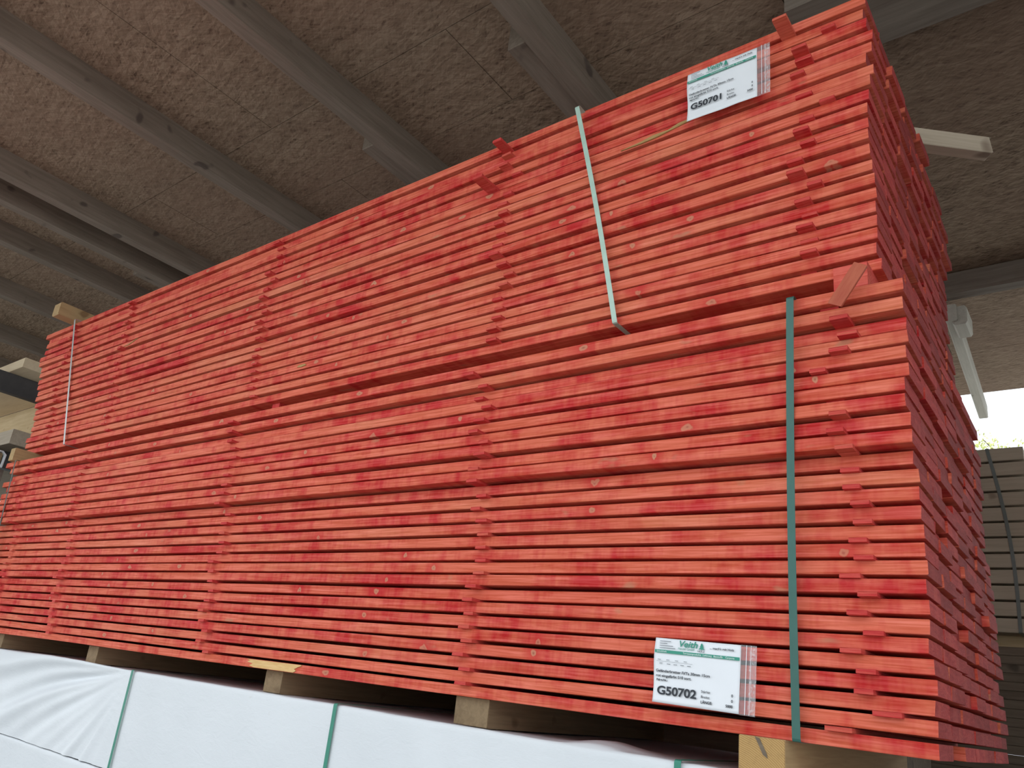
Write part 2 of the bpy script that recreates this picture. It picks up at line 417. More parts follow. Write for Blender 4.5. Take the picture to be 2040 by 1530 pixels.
UDZ = [0.036, 0.034, 0.033, 0.032, 0.031, 0.024, 0.016, 0.008, 0.001, -0.001, -0.004, -0.006, -0.007, -0.008, -0.007, -0.006, -0.005, -0.004, -0.002, -0.001, 0.0]
LDX = [-0.045, 0.01, 0.0, -0.07, 0.02, -0.04, 0.0, -0.06, -0.02, 0.03] + [RND.uniform(-0.04, 0.04) for _ in range(16)]
STACK = {'lower': dict(n=26, z=0.0, r=LR, ldx=LDX, ldz=[0.0]*26, y=0.0),
         'upper': dict(n=21, z=25*PIT+BH+0.0801, r=UR, ldx=UDX, ldz=UDZ, y=0.070)}
LEAN = -0.0739
def row_z(st, i, x):                 # underside of layer i (1 = top) at x
    d = STACK[st]; z = d['z'] + (d['n']-i)*PIT
    return z + d['ldz'][i-1]*(-x/5.0)
def row_y(st, i):
    d = STACK[st]; z = d['z'] + (d['n']-i)*PIT
    return d['y'] + LEAN*z + d['r'][i-1][1]
def smooth1(seed, x, f): return noise.noise(Vector((x*f, seed*7.31, seed*1.7)))

board_me = []
for k in range(4):
    V, F, fm = beam_geo(LEN, BW, BH, 0.0016, 2, jag=0.0015, seed=k)
    V = [(x-LEN/2, y-BW/2, z) for x, y, z in V]
    me = bpy.data.meshes.new('red_board'); me.from_pydata(V, [], F)
    me.materials.append(M['red']); me.materials.append(M['end'])
    for p, i in zip(me.polygons, fm): p.material_index = i
    board_me.append(me)

NOTE = {('upper', 1): 'topmost red-stained board at the front edge of the upper stack',
        ('upper', 21): 'bottom front board of the upper stack, above the open gap',
        ('lower', 1): 'top front board of the lower stack, jutting out below the open gap',
        ('lower', 26): 'lowest red front board, with a bare yellow torn patch'}
front_boards = {}
rest_V = []; rest_F = []; rest_m = []
for st, d in STACK.items():
    for i in range(1, d['n']+1):
        xr = d['r'][i-1][0]; xl = d['ldx'][i-1] - (0.055 if st == 'upper' else 0)
        tilt = d['ldz'][i-1]/5.0
        y0 = row_y(st, i)
        for c in range(NC):
            if c == 0:
                x1 = xr; x0 = -LEN + xl
                L = x1-x0; sd = i + (100 if st == 'upper' else 0)
                fy = lambda x, s=sd: 0.0035*smooth1(s, x, 0.9)
                fz = lambda x, s=sd: 0.0028*smooth1(s+50, x, 1.1)
                V, F, fm = beam_geo(L, BW, BH, 0.0014, 26, fy, fz, 0.0015, sd)
                V = [(x-L/2, y-BW/2, z) for x, y, z in V]
                o = link_mesh('red_board', V, F, None, mats=[M['red'], M['end']], fm=fm)
                cx = (x0+x1)/2
                lab = NOTE.get((st, i), 'red-stained front board, %s layer down in the %s stack' % (ORD[i], st))
                front_boards[(st, i)] = o
            else:
                cx = xr - LEN/2 + RND.uniform(-0.006, 0.004) - 0.0012*c + (RND.choice([0.008, 0.012, -0.012, -0.02]) if RND.random() < (0.05 if st == 'lower' else 0.18) else 0)
                lab = 'red-stained board, %s from the front, %s layer down in the %s stack' % (ORD[c+1], ORD[i], st)
                loose = c == NC-1 and not (st == 'lower' and i > 8)
                me = board_me[RND.randrange(4)]
                if loose:
                    cy = y0 + c*(BW+GAPY) + BW/2 + RND.uniform(-0.002, 0.002)
                    mt = Matrix.Translation((cx, cy, row_z(st, i, cx)+Z0)) @ Matrix.Rotation(math.atan(tilt), 4, 'Y')
                    b0 = len(rest_V)
                    rest_V += [tuple(mt @ v.co) for v in me.vertices]
                    for p in me.polygons:
                        rest_F.append(tuple(b0+v for v in p.vertices)); rest_m.append(p.material_index)
                    continue
                o = bpy.data.objects.new('red_board', me); COL.objects.link(o)
            cy = y0 + c*(BW+GAPY) + BW/2 + (RND.uniform(-0.002, 0.002) if c else 0)
            o.location = (cx, cy, row_z(st, i, cx)+Z0)
            o.rotation_euler = (0, math.atan(tilt), 0)
            tag(o, lab, 'board', 'red-stained boards in two stacks')
o = link_mesh('red_board_rest', rest_V, rest_F, None, mats=[M['red'], M['end']], fm=rest_m)
o.name = 'red_boards_at_back'
tag(o, 'backmost row of red-stained boards, mostly of the upper stack', 'boards', 'red-stained boards in two stacks', kind='stuff')

def decal(parent, name, pts, m, label, th=0.0012):
    """ragged patch lying on the front face of a board; pts are world x, local z"""
    n = len(pts); cx = parent.location.x
    V = [(x-cx, -BW/2-0.0042, z) for x, z in pts] + [(x-cx, -BW/2+0.004, z) for x, z in pts]
    F = [tuple(range(n)), tuple(reversed(range(n, 2*n)))] + [(k, k+n, (k+1) % n+n, (k+1) % n) for k in range(n)]
    o = link_mesh(name, V, F, m, parent); o['label'] = label; return o
decal(front_boards[('lower', 26)], 'bare_patch', [(-2.255, 0.028), (-2.235, 0.024), (-2.25, 0.018), (-2.215, 0.014), (-2.235, 0.006), (-2.205, 0.0012), (-1.975, 0.0012),
      (-1.962, 0.008), (-1.972, 0.013), (-1.955, 0.020), (-1.935, 0.0265), (-1.94, 0.0288)], M['bare'], 'bare yellow patch where the wood is torn off')
decal(front_boards[('upper', 6)], 'bare_patch', [(-0.77, 0.003), (-0.70, 0.009), (-0.66, 0.017), (-0.61, 0.016), (-0.575, 0.027), (-0.53, 0.029), (-0.54, 0.021), (-0.60, 0.012), (-0.64, 0.006), (-0.70, 0.002)], M['olive'],
      'long olive split where bare wood shows')
decal(front_boards[('upper', 18)], 'bare_patch', [(-2.30, 0.012), (-2.27, 0.009), (-2.24, 0.013), (-2.25, 0.02), (-2.29, 0.019)], M['olive'], 'small bare knot patch')
decal(front_boards[('upper', 8)], 'bare_patch', [(-3.92, 0.006), (-3.86, 0.014), (-3.80, 0.027), (-3.77, 0.029), (-3.82, 0.017), (-3.87, 0.006)], M['olive'], 'narrow bare split')

# stacking sticks between the layers
RU = {1: -0.252, 2: -0.143, 3: -0.217, 4: -0.208, 5: -0.226, 6: -0.215, 7: -0.21, 8: -0.152, 9: -0.204, 10: -0.216, 11: -0.202, 12: -0.238, 13: -0.236,
      14: -0.193, 15: -0.225, 16: -0.212, 17: -0.221, 18: -0.214, 19: -0.213, 20: -0.225}
RLX = {1: -0.16, 2: -0.133, 3: -0.118, 4: -0.137, 5: -0.187, 6: -0.15, 7: -0.155, 8: -0.142, 9: -0.149, 10: -0.133, 11: -0.134, 12: -0.132, 13: -0.114, 14: -0.113,
       15: -0.125, 16: -0.113, 17: -0.142, 18: -0.108, 19: -0.129, 20: -0.102, 21: -0.143, 22: -0.116, 23: -0.124, 24: -0.085, 25: -0.178}
MU = {1: -1.245, 2: -1.228, 3: -1.236, 4: -1.191, 5: -1.287, 6: -1.213, 7: -1.228, 8: -1.216, 9: -1.228, 10: -1.223, 11: -1.234, 12: -1.237, 13: -1.207, 14: -1.181}
ML = {1: -1.243, 2: -1.2, 3: -1.214, 4: -1.167, 5: -1.193, 6: -1.205, 7: -1.16, 8: -1.165, 9: -1.201, 10: -1.198, 11: -1.181, 12: -1.199, 13: -1.169, 14: -1.167,
      15: -1.171, 16: -1.166, 17: -1.159, 18: -1.183, 19: -1.19, 20: -1.187, 21: -1.197, 22: -1.178, 23: -1.208, 24: -1.188, 25: -1.195}
SW = 0.040; SL = 1.13
stick_me = []
for k in range(3):
    V, F, fm = beam_geo(SL, SW, 1.0, 0.0012, 2, jag=0.0015, seed=k+30)
    # unit-height stick lying along y, near end at y = 0; height comes from the object scale
    V = [(-(y-SW/2), x, z if 0.01 < z < 0.99 else z) for x, y, z in V]
    me = bpy.data.meshes.new('stacking_stick'); me.from_pydata(V, [], F); me.materials.append(M['stick']); me.update()
    stick_me.append(me)
COLN = ['rightmost column', 'second column from right', 'middle column', 'second column from left', 'leftmost column']
for st, d in STACK.items():
    for i in range(1, d['n']):
        for k in range(5):
            if k == 0: x = (RU if st == 'upper' else RLX)[i]
            elif k == 1: x = (MU if st == 'upper' else ML).get(i, -1.21 + RND.uniform(-0.02, 0.02))
            else: x = [0, 0, -2.58, -3.95, -4.70][k] + RND.uniform(-0.03, 0.03) + (0.03 if st == 'lower' and k == 2 else 0)
            if k == 0 and ((st == 'lower' and i in (6, 7, 1)) or (st == 'upper' and i in (6, 20))): prot = -0.02
            else: prot = RND.uniform(0.007, 0.026)
            w = 1.0
            if (st, i, k) == ('upper', 1, 0): prot = 0.075
            if (st, i, k) == ('upper', 1, 1): prot = 0.065
            if (st, i, k) == ('upper', 5, 1): prot = 0.095
            if (st, i, k) in (('lower', 24, 0),): w = 1.25
            if (st, i, k) in (('lower', 25, 0),): w = 1.4
            zb = row_z(st, i+1, x) + BH; zt = row_z(st, i, x)
            yy = min(row_y(st, i), row_y(st, i+1)) - prot
            zb -= 0.0004; zt += 0.0004
            o = bpy.data.objects.new('stacking_stick', stick_me[RND.randrange(3)]); COL.objects.link(o)
            o.location = (x, yy, zb+Z0); o.scale = (w*RND.uniform(0.88, 1.08), 1, zt-zb)
            o.rotation_euler = (0, 0, RND.uniform(-0.012, 0.012))
            lab = 'thin red stick under the %s layer of the %s stack, %s' % (ORD[i], st, COLN[k])
            if (st, i, k) == ('upper', 5, 1): lab = 'long thin red stick jutting far out of the upper stack, second column from right'
            if (st, i, k) == ('upper', 1, 1): lab = 'long red stick under the topmost board, left of the pale green strap'
            if (st, i, k) == ('upper', 1, 0): lab = 'long red stick under the topmost board, right of the upper paper label'
            tag(o, lab, 'stick', 'thin red sticks between the board layers')

# ------------------------------------------------------------------ bearers
GZ = 25*PIT+BH                         # top of lower stack
def bearer(name, x, w, y0, y1, z, h, m, lab, grp=None, endm=None):
    e = box(name, (x, y0, z+Z0), (x+w, y1, z+h+Z0), M[m], ch=0.003)
    tag(e, lab, 'timber', grp); return e
BG = 'square timbers carrying the lower red stack'
def end_rings(name):
    m, nt, b = mat(name); g = G(nt)
    v, vv, rn = g.coords()
    ro = g.vm('ADD', v, (0.10, 0.0, 0.12))
    sx = g.n('ShaderNodeSeparateXYZ'); g.l(ro, sx.inputs[0])
    r = g.m('SQRT', g.m('ADD', g.m('POWER', sx.outputs[0], 2), g.m('POWER', sx.outputs[2], 2)))
    r = g.m('ADD', r, g.m('MULTIPLY', g.noise(v, 25, 2), 0.006))
    s = g.m('SINE', g.m('MULTIPLY', r, 1500.0))
    n = g.noise(v, 60, 3, 0.6)
    c = g.mix(g.range(s, -1, 1, 0, 0.8), (0.40, 0.225, 0.075), (0.56, 0.37, 0.155))
    c = g.mix(g.range(n, 0.55, 0.75, 0, 0.4), c, (0.26, 0.15, 0.06))
    g.l(c, b.inputs['Base Color']); b.inputs['Roughness'].default_value = 0.8
    g.bump(s, 0.3, 0.001, b)
    return m
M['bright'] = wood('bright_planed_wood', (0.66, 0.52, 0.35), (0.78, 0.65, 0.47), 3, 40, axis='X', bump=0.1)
M['splinter'] = wood('weathered_red_splinter', (0.36, 0.06, 0.04), (0.50, 0.14, 0.08), 8, 90, (0.55, 0.40, 0.22), axis='X')
M['rings'] = end_rings('sawn_timber_end')
for x, w, lab in [(-0.385, 0.100, 'square timber with a yellow sawn end under the right end of the lower stack'),
                  (-1.243, 0.125, 'square timber under the lower stack, below the second column of sticks from right'),
                  (-2.178, 0.10, 'shaded timber under the lower stack, below the bare torn patch'),
                  (-3.590, 0.10, 'shaded timber under the lower stack, between the two green straps of the bundle and left edge'),
                  (-4.72, 0.10, 'shaded timber under the lower stack at the left edge of the picture')]:
    y0 = -0.022 if x > -1 else (0.022 if x > -1.5 else 0.035)
    e = empty('bearer_timber', (x+w/2, 0.55, -0.078+Z0), lab.replace(' of the bundle and left edge', ''), 'timber', BG)
    h = 0.0785
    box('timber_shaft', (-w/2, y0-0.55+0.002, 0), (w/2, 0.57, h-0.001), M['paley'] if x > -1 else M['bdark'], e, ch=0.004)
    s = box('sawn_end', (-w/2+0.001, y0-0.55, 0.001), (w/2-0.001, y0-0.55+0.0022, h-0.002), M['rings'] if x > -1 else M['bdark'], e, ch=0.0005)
    if x > -1:
        s['label'] = 'yellow sawn end with growth rings'
        k = link_mesh('end_crack', [(-0.014, 0, 0.077), (-0.004, 0, 0.075), (0.012, 0, 0.045), (0.014, 0, 0.036), (0.004, 0, 0.042), (-0.006, 0, 0.062)],
                      [(0, 1, 2, 3, 4, 5)], M['drk'], e, (0, y0-0.5505, 0))
        k.modifiers.new('thickness', 'SOLIDIFY').thickness = 0.001
        k['label'] = 'dark crack beside the knot'
MG = 'timbers lying between the two red stacks'
bearer('bearer_timber', -0.150, 0.075, -0.062, 1.06, GZ, 0.0799, 'stick', 'red-stained timber between the stacks, behind the leaning splinter at right', MG)
bearer('bearer_timber', -2.475, 0.05, 0.015, 1.06, GZ, 0.0799, 'stick', 'red-stained timber in the gap between the stacks, left of the middle', MG)
bearer('bearer_timber', -4.955, 0.065, -0.118, 1.06, GZ, 0.0799, 'paley', 'unstained brown timber sticking out between the stacks at the left end', MG)
# leaning splinter of board at the right
V, F, fm = beam_geo(0.104, 0.012, 0.030, 0.001, 3, jag=0.005, seed=5)
o = link_mesh('wood_splinter', V, F, M['splinter'])
o.matrix_world = Matrix.Translation((-0.118, -0.130, 0.940+Z0)) @ Matrix.Rotation(math.radians(-57), 4, 'Y') @ Matrix.Rotation(math.radians(14), 4, 'X')
tag(o, 'short red wooden splinter leaning out of the gap between the stacks at right', 'wood scrap')
# timbers on top of the upper stack
TOPZ = 25*PIT+BH+0.0801+20*PIT+BH
o = box('top_timber', (-4.785, -0.19, TOPZ+0.034+Z0), (-4.695, 1.1, TOPZ+0.034+0.085+Z0), M['paley'], ch=0.006)
tag(o, 'pale timber lying across the top of the upper stack at its left end', 'timber')
V, F, fm = beam_geo(0.75, 0.045, 0.063, 0.002, 2, jag=0.006, seed=9)
o = link_mesh('top_timber', V, F, M['grey'])
o.matrix_world = Matrix.Translation((0.131, 0.789, TOPZ+Z0+0.0005)) @ Matrix.Rotation(math.radians(180+41.5), 4, 'Z') @ Matrix.Translation((0, -0.045, 0))
tag(o, 'pale squared timber poking out past the top right end of the upper stack', 'timber')

# ------------------------------------------------------------------ straps
def ribbon(name, pts, width, m, lab, cat='strap', group=None, th=0.0008):
    """pts: (x, y, z, nx, ny, nz) centre line with outward normal; ribbon width lies across"""
    V = []; F = []
    P = [Vector(p[:3]) for p in pts]; n = len(P)
    for i in range(n):
        t = (P[(i+1) % n]-P[i-1]).normalized()
        nn = Vector(pts[i][3:]).normalized()
        s = t.cross(nn).normalized()*width/2
        for a, b_ in ((s, 0), (-s, 0), (-s, th), (s, th)):
            V.append(tuple(P[i]+a+nn*b_))
    for i in range(n):
        j = (i+1) % n
        for k in range(4):
            a = i*4+k; b_ = i*4+(k+1) % 4
            F.append((a, b_, j*4+(k+1) % 4, j*4+k))
    org = P[0].copy()
    V = [(v[0]-org.x, v[1]-org.y, v[2]-org.z) for v in V]
    o = link_mesh(name, V, F, M[m], loc=org); tag(o, lab, cat, group); return o
def loop(xt, xb, yf_t, yf_b, zt, zb, yb, sag=0.0, rt=0.006):
    N = (0, -1, 0); pts = []
    K = 14
    for k in range(K+1):
        s = k/K; x = xt+(xb-xt)*s + sag*math.sin(math.pi*s); y = yf_t+(yf_b-yf_t)*s; z = zt-rt+(zb+rt-zt+rt)*s
        pts.append((x, y, z, 0, -1, 0))
    pts.append((xb, yf_b+rt*0.3, zb+rt*0.3, 0, -1, -1)); pts.append((xb, yf_b+rt, zb, 0, 0, -1))
    pts.append((xb, yb-rt, zb, 0, 0, -1)); pts.append((xb, yb-rt*0.3, zb+rt*0.3, 0, 1, -1))
    pts.append((xb, yb, zb+rt, 0, 1, 0)); pts.append((xt, yb, zt-rt, 0, 1, 0)); pts.append((xt, yb-rt*0.3, zt-rt*0.3, 0, 1, 1))
    pts.append((xt, yb-rt, zt, 0, 0, 1)); pts.append((xt, yf_t+rt, zt, 0, 0, 1)); pts.append((xt, yf_t+rt*0.3, zt-rt*0.3, 0, -1, 1))
    return [(a, b, c+Z0, d, e, f_) for a, b, c, d, e, f_ in pts]
UZ = STACK['upper']['z']; YB = 1.118
def faceU(z): return 0.070+LEAN*z
ribbon('strapping_band', loop(-0.928, -0.765, faceU(1.94)-0.023, faceU(1.09)-0.023, TOPZ+0.001, UZ-0.001, YB, 0.006), 0.0160, 'strap_pale', 'pale green strap wrapped around the upper stack, slanting')
ribbon('strapping_band', loop(-4.665, -4.42, faceU(1.95)-0.020, faceU(1.09)-0.023, TOPZ+0.034, UZ-0.001, YB, 0.0), 0.0175, 'strap_grey', 'shiny grey strap around the left end of the upper stack')
ribbon('strapping_band', loop(-0.238, -0.262, LEAN*1.0-0.034, -0.020, GZ+0.001, -0.001, YB-0.02, -0.004), 0.0175, 'strap_teal', 'dark green strap wrapped around the right end of the lower stack')
ribbon('strapping_band', loop(-4.86, -4.93, LEAN*1.0-0.034, -0.020, GZ+0.001, -0.001, YB-0.02, 0.0), 0.016, 'strap_dark', 'dark grey strap around the left end of the lower stack')

# ------------------------------------------------------------------ white wrapped bundles
def bundle(x0, x1, zt, zb, yf, depth, lab, seed, NX=420):
    prof = []                      # (y, z, kind) going from front bottom over the top to the back bottom
    R = 0.012; NZ = 34
    for k in range(NZ+1): prof.append((0.0, zb+(zt-R-zb)*k/NZ, 0))
    for k in range(1, 4):
        a = k/4*math.pi/2; prof.append((R-R*math.cos(a), zt-R+R*math.sin(a), 0.5))
    for k in range(13): prof.append((R+(depth-2*R)*(k/12)**1.6, zt, 1))
    prof.append((depth, zt-R, 2)); prof.append((depth, zb, 2))
    V = []; F = []; n = len(prof)
    ax, az = -3.062, zt
    for i in range(NX+1):
        x = x0+(x1-x0)*i/NX
        for (y, z, kd) in prof:
            dy = dz = 0.0
            fn = 0.004*noise.noise(Vector((x*2.3, z*3.1, seed))) + 0.0022*noise.noise(Vector((x*9, z*6, seed+3)))
            if kd <= 0.5:
                f_ = 1.0
                # fan of folds running down-left from the top of the strap at ax
                rx = ax-x; rz = az-z
                if rx > 0.02 and seed < 5:
                    ph = math.atan2(rz*1.0, rx); r = math.hypot(rx, rz)
                    amp = 0.013*min(1, rx/0.5)*math.exp(-rx/4.0)
                    fn += amp*(math.sin(ph*26+1.0*math.sin(rx*2.0))+0.6*math.sin(ph*57+2.0*math.sin(rx*3.0))) * (0.6+0.4*math.sin(ph*7+1))
                # vertical soft creases right of the second strap
                if x > -1.75:
                    fn += 0.0032*math.sin((x+0.35*z)*38+2.2*math.sin(x*6))*max(0, min(1, (zt-z)/0.1))*(0.5+0.5*noise.noise(Vector((x*3, z*2, 9))))
                for sx in (-3.062, -1.73, -0.53):
                    dd = abs(x-sx); fn -= 0.004*math.exp(-(dd/0.02)**2)
                dy = -fn
                if kd == 0.5: dz = fn*0.5
            elif kd == 1:
                dz = 0.004*noise.noise(Vector((x*3, y*4, seed+8)))
                dz += 0.020*math.exp(-((x+0.77)/0.09)**2)*math.exp(-((y-0.10)/0.10)**2)
                dz -= 0.004
                yy = y
            V.append((x, yf+y+dy, z+dz+Z0))
    for i in range(NX):
        for k in range(n-1):
            a = i*n+k; F.append((a, a+n, a+n+1, a+1))
    F.append(tuple(range(n))); F.append(tuple(reversed(range(NX*n, NX*n+n))))
    o = link_mesh('wrapped_bundle', V, F, M['film'], smooth=True)
    tag(o, lab, 'bundle', 'timber bundles wrapped in white film'); return o
bundle(-8.2, 0.03, -0.0775, -0.478, 0.004, 1.10, 'white film-wrapped timber bundle directly under the red stacks, with green straps', 1)
bundle(-8.2, 0.03, -0.4796, -0.95, 0.002, 1.10, 'white film-wrapped bundle in the bottom left corner, under the strapped one', 6, 220)
for xs, nm in ((-3.062, 'green strap on the white bundle near the left, where its folds fan out'),
               (-1.731, 'green strap on the white bundle near the middle of the picture'),
               (-0.535, 'green strap on the white bundle at the bottom right, beside the yellow timber end')):
    ribbon('strapping_band', loop(xs, xs-0.002, -0.002, -0.002, -0.0755, -0.4795, 1.106), 0.0165, 'strap_green', nm)
for k in range(6):
    o = box('floor_timber', (-7.6+1.45*k, 0.02, 0.45), (-7.5+1.45*k, 1.1, 0.549), M['drk'])
    o.location.z = 0.45
for k, o in enumerate([o for o in COL.objects if o.name.startswith('floor_timber')]):
    tag(o, 'timber under the lower white bundle, out of the picture', 'timber', 'timbers under the white bundles')
    bx = o.location.copy()
    o.scale.z = 1.0
o = None
for k in range(6):                                                   # a dark old pack below carries it to the floor
    t = box('old_timber', (-8.1, 0.02+0.18*k, 0.0), (0.0, 0.02+0.18*k+0.172, 0.449), M['drk'])
    tag(t, 'old dark timber on the yard floor under the white bundles', 'timber', 'old timbers on the floor under the white bundles')

# ------------------------------------------------------------------ paper labels in plastic sleeves
def text_obj(body, x, z, size, m, parent, name='lettering', bold=0.0, shear=0.0, sx=1.0, y=-0.0012, align='LEFT'):
    cu = bpy.data.curves.new('t', 'FONT'); cu.body = body; cu.size = size; cu.offset = bold; cu.shear = shear
    cu.align_x = align; cu.extrude = 0.00012
    t = bpy.data.objects.new('t', cu); COL.objects.link(t)
    dg = bpy.context.evaluated_depsgraph_get()
    me = bpy.data.meshes.new_from_object(t.evaluated_get(dg))
    bpy.data.objects.remove(t)
    me.materials.clear(); me.materials.append(M[m])
    o = bpy.data.objects.new(name, me); COL.objects.link(o); o.parent = parent
    o.matrix_local = Matrix.Translation((x, y, z)) @ Matrix.Rotation(math.radians(90), 4, 'X') @ Matrix.Diagonal((sx, 1, 1, 1))
    return o
def paper_label(loc, rx, ry, W, H, number, lab, crumple):
    e = empty('paper_label', loc, lab, 'label', 'paper labels in plastic sleeves')
    e.rotation_euler = (rx, ry, 0)
    NXp, NZp = 30, 20
    def wav(x, z):
        return -0.0016 + crumple*(0.5*noise.noise(Vector((x*14, z*12, number[-1] == '1')))+0.35*math.sin((x*0.8+z)*55)*math.exp(-((x-0.15)/0.06)**2)*0.4)
    V = []; F = []
    for j in range(NZp+1):
        for i in range(NXp+1):
            x = W*i/NXp; z = -H*j/NZp
            V.append((x+(0.002*math.sin(z*40) if i == 0 else 0), wav(x, z)+0.002, z))
    for j in range(NZp):
        for i in range(NXp):
            a = j*(NXp+1)+i; F.append((a, a+NXp+1, a+NXp+2, a+1))
    p = link_mesh('paper_sheet', V, F, M['paper'], e, smooth=True)
    p.modifiers.new('thickness', 'SOLIDIFY').thickness = 0.0004
    yt = -crumple*0.75-0.0010
    def flat(name, x0, z0, x1, z1, m, y=yt, par=e):
        o = link_mesh(name, [(x0, y, z0), (x1, y, z0), (x1, y, z1), (x0, y, z1)], [(0, 1, 2, 3)], M[m], par)
        o.modifiers.new('thickness', 'SOLIDIFY').thickness = 0.0002
        return o
    flat('header_band', 0.001, -0.0275, W-0.001, -0.0345, 'ink_green')['label'] = 'green printed band'
    # fir tree logo
    tx, tz = 0.1185, -0.0195
    tri = [(0, 0.0155), (0.0038, 0.0105), (0.0018, 0.0108), (0.0056, 0.0058), (0.0026, 0.0062), (0.0078, 0.0008), (0.001, 0.0014), (0.001, -0.0006),
           (-0.001, -0.0006), (-0.001, 0.0014), (-0.0078, 0.0008), (-0.0026, 0.0062), (-0.0056, 0.0058), (-0.0018, 0.0108), (-0.0038, 0.0105)]
    lg = link_mesh('fir_tree_logo', [(tx+a, yt, tz+b_) for a, b_ in tri], [tuple(range(len(tri)))], M['ink_green'], e)
    lg.modifiers.new('thickness', 'SOLIDIFY').thickness = 0.0002
    T = lambda *a, **k: text_obj(*a, parent=e, y=yt, **k)
    T('Veith', 0.060, -0.0165, 0.0200, 'ink_green', shear=0.25, bold=0.0004, sx=1.12)
    T('Handel GmbH', 0.0600, -0.0232, 0.0070, 'ink_green')
    T('HOLZ', 0.1085, -0.0278+0.0028, 0.0065, 'ink')
    T('Bankgasse 12', 0.012, -0.0075, 0.0042, 'ink_grey') if False else None
    for k, wd in enumerate((0.028, 0.019, 0.034, 0.040)):
        flat('fine_print', 0.013, -0.0065-0.0052*k, 0.013+wd, -0.0078-0.0052*k, 'ink_grey')
    T("... mach's mit Holz", 0.138, -0.0155, 0.0070, 'ink', bold=0.0001, sx=1.1)
    for s_, x_ in (('Schnittholz', 0.006), ('Terrassenprodukte', 0.073), ('Lieferung', 0.122), ('Baustoffe', 0.148), ('Carports', 0.176)):
        text_obj(s_, x_, -0.0328, 0.0058, 'ink_white', e, y=yt-0.0005)
    flat('table_rule', 0.007, -0.0535, 0.098, -0.0540, 'ink_grey')
    for k in range(4): flat('fine_print', 0.010+0.022*k, -0.0495, 0.018+0.022*k, -0.0505, 'ink_grey')
    T('103', 0.014, -0.0605, 0.0055, 'ink_grey')
    for k in range(4): flat('fine_print', 0.034+0.017*k, -0.0585, 0.043+0.017*k, -0.0597, 'ink_grey')
    T('Geländerbretter Fi/Ta 30mm 15cm', 0.007, -0.0785, 0.0086, 'ink', bold=0.00015, sx=1.10)
    T('rot eingefärbt S10 sort.', 0.008, -0.0895, 0.0086, 'ink', bold=0.00015, sx=1.10)
    T('Paket-Nr.:', 0.010, -0.0985, 0.0068, 'ink', bold=0.0002)
    T(number, 0.013, -0.1285, 0.0262, 'ink', bold=0.0008, sx=1.16)
    for k, (a, b_) in enumerate((('Stärke:', '0'), ('Breite:', '0'), ('LÄNGE:', '5000'))):
        T(a, 0.122, -0.1135-0.0115*k, 0.0082, 'ink', bold=0.0002 if k == 2 else 0)
        text_obj(b_, 0.197, -0.1145-0.0115*k, 0.0082, 'ink', e, y=yt, bold=0.0002, align='RIGHT')
    # sleeve
    sw = 0.036
    V = []; F = []
    n = 10
    for j in range(n+1):
        for i in range(3):
            V.append((W+sw*i/2+0.0, 0.0012-0.0022*math.sin(j*1.9+i)*0.5, 0.001-(H+0.002)*j/n))
    for j in range(n):
        for i in range(2):
            a = j*3+i; F.append((a, a+3, a+4, a+1))
    sl = link_mesh('plastic_sleeve', V, F, M['clear'], e, smooth=True); sl['label'] = 'clear plastic sleeve sticking out beside the paper'
    V = [(x, -0.0008-0.0012*math.sin(j*2.3), 0.0-(H)*j/n) for j in range(n+1) for x in (W+0.020, W+sw)]
    F = [(2*j, 2*j+2, 2*j+3, 2*j+1) for j in range(n)]
    s2 = link_mesh('crumpled_rim', V, F, M['seal'], e); s2['label'] = 'crumpled rim of the plastic sleeve'
    flat('seal_line', W+0.013, 0.0, W+0.0145, -H, 'paper', y=-0.0022)
    flat('seal_line', W+0.0235, 0.0, W+0.0243, -H, 'paper', y=-0.0022)
    return e
paper_label((-0.586, -0.036, 0.1935+Z0), math.radians(0), math.radians(1.5), 0.210, 0.148, 'G50702', 'white paper label in a clear sleeve on the lower stack, left of the dark strap', 0.0028)
paper_label((-0.530, -0.104, 1.822+Z0), math.radians(4), math.radians(1.0), 0.207, 0.160, 'G50701', 'white paper label in a crumpled sleeve near the top of the upper stack', 0.0045)

# ------------------------------------------------------------------ surroundings: stacks behind and beside
def plank(name, a, b, m, lab, grp, cat='board'):
    o = box(name, (a[0], a[1], a[2]+Z0), (b[0], b[1], b[2]+Z0), M[m], ch=0.003); tag(o, lab, cat, grp); return o
# pale stack seen past the right end
z = 0.655; H = 0.077; n = 12
for k in range(n):
    xe = -0.062 + RND.uniform(-0.006, 0.006)
    for c in range(3):
        plank('stacked_timber', (-3.5, 3.40+0.2*c, z), (xe, 3.40+0.2*c+0.192, z+H), 'grey',
              'pale timber in the far right stack, %s layer down, %s from the front' % (ORD[n-k], ORD[c+1]), 'pale timbers stacked at the far right')
    if k < n-1:
        for j, xs in enumerate((-0.75, -2.6)):
            plank('spacer_stick', (xs, 3.40, z+H), (xs+0.05, 3.99, z+H+0.0125), 'grey', 'spacer stick in the far right stack, on its %s layer down, %s column' % (ORD[n-k], ('right', 'left')[j]), 'spacer sticks in the far right stack', 'stick')
    z += H+0.0125
ZT = z-0.0125
ribbon('strapping_band', [(a, b, c, d, e, f_) for a, b, c, d, e, f_ in loop(-0.232, -0.155, 3.392, 3.394, ZT+0.001, 0.654, 3.998, 0.03)], 0.018, 'strap_dark', 'dark strap around the pale far right stack')
plank('bearer_timber', (-3.4, 3.55, 0.575), (0.3, 3.65, 0.655), 'pale', 'long pale timber lying lengthwise between the far right stacks', None, 'timber')
for k, xs in enumerate((-0.5, -2.5)):
    plank('bearer_timber', (xs, 3.38, 0.575), (xs+0.1, 3.545, 0.655), 'pale', 'pale timber between the far right stacks, %s one' % ('right', 'left')[k], 'timbers between the far right stacks', 'timber')
z = 0.575
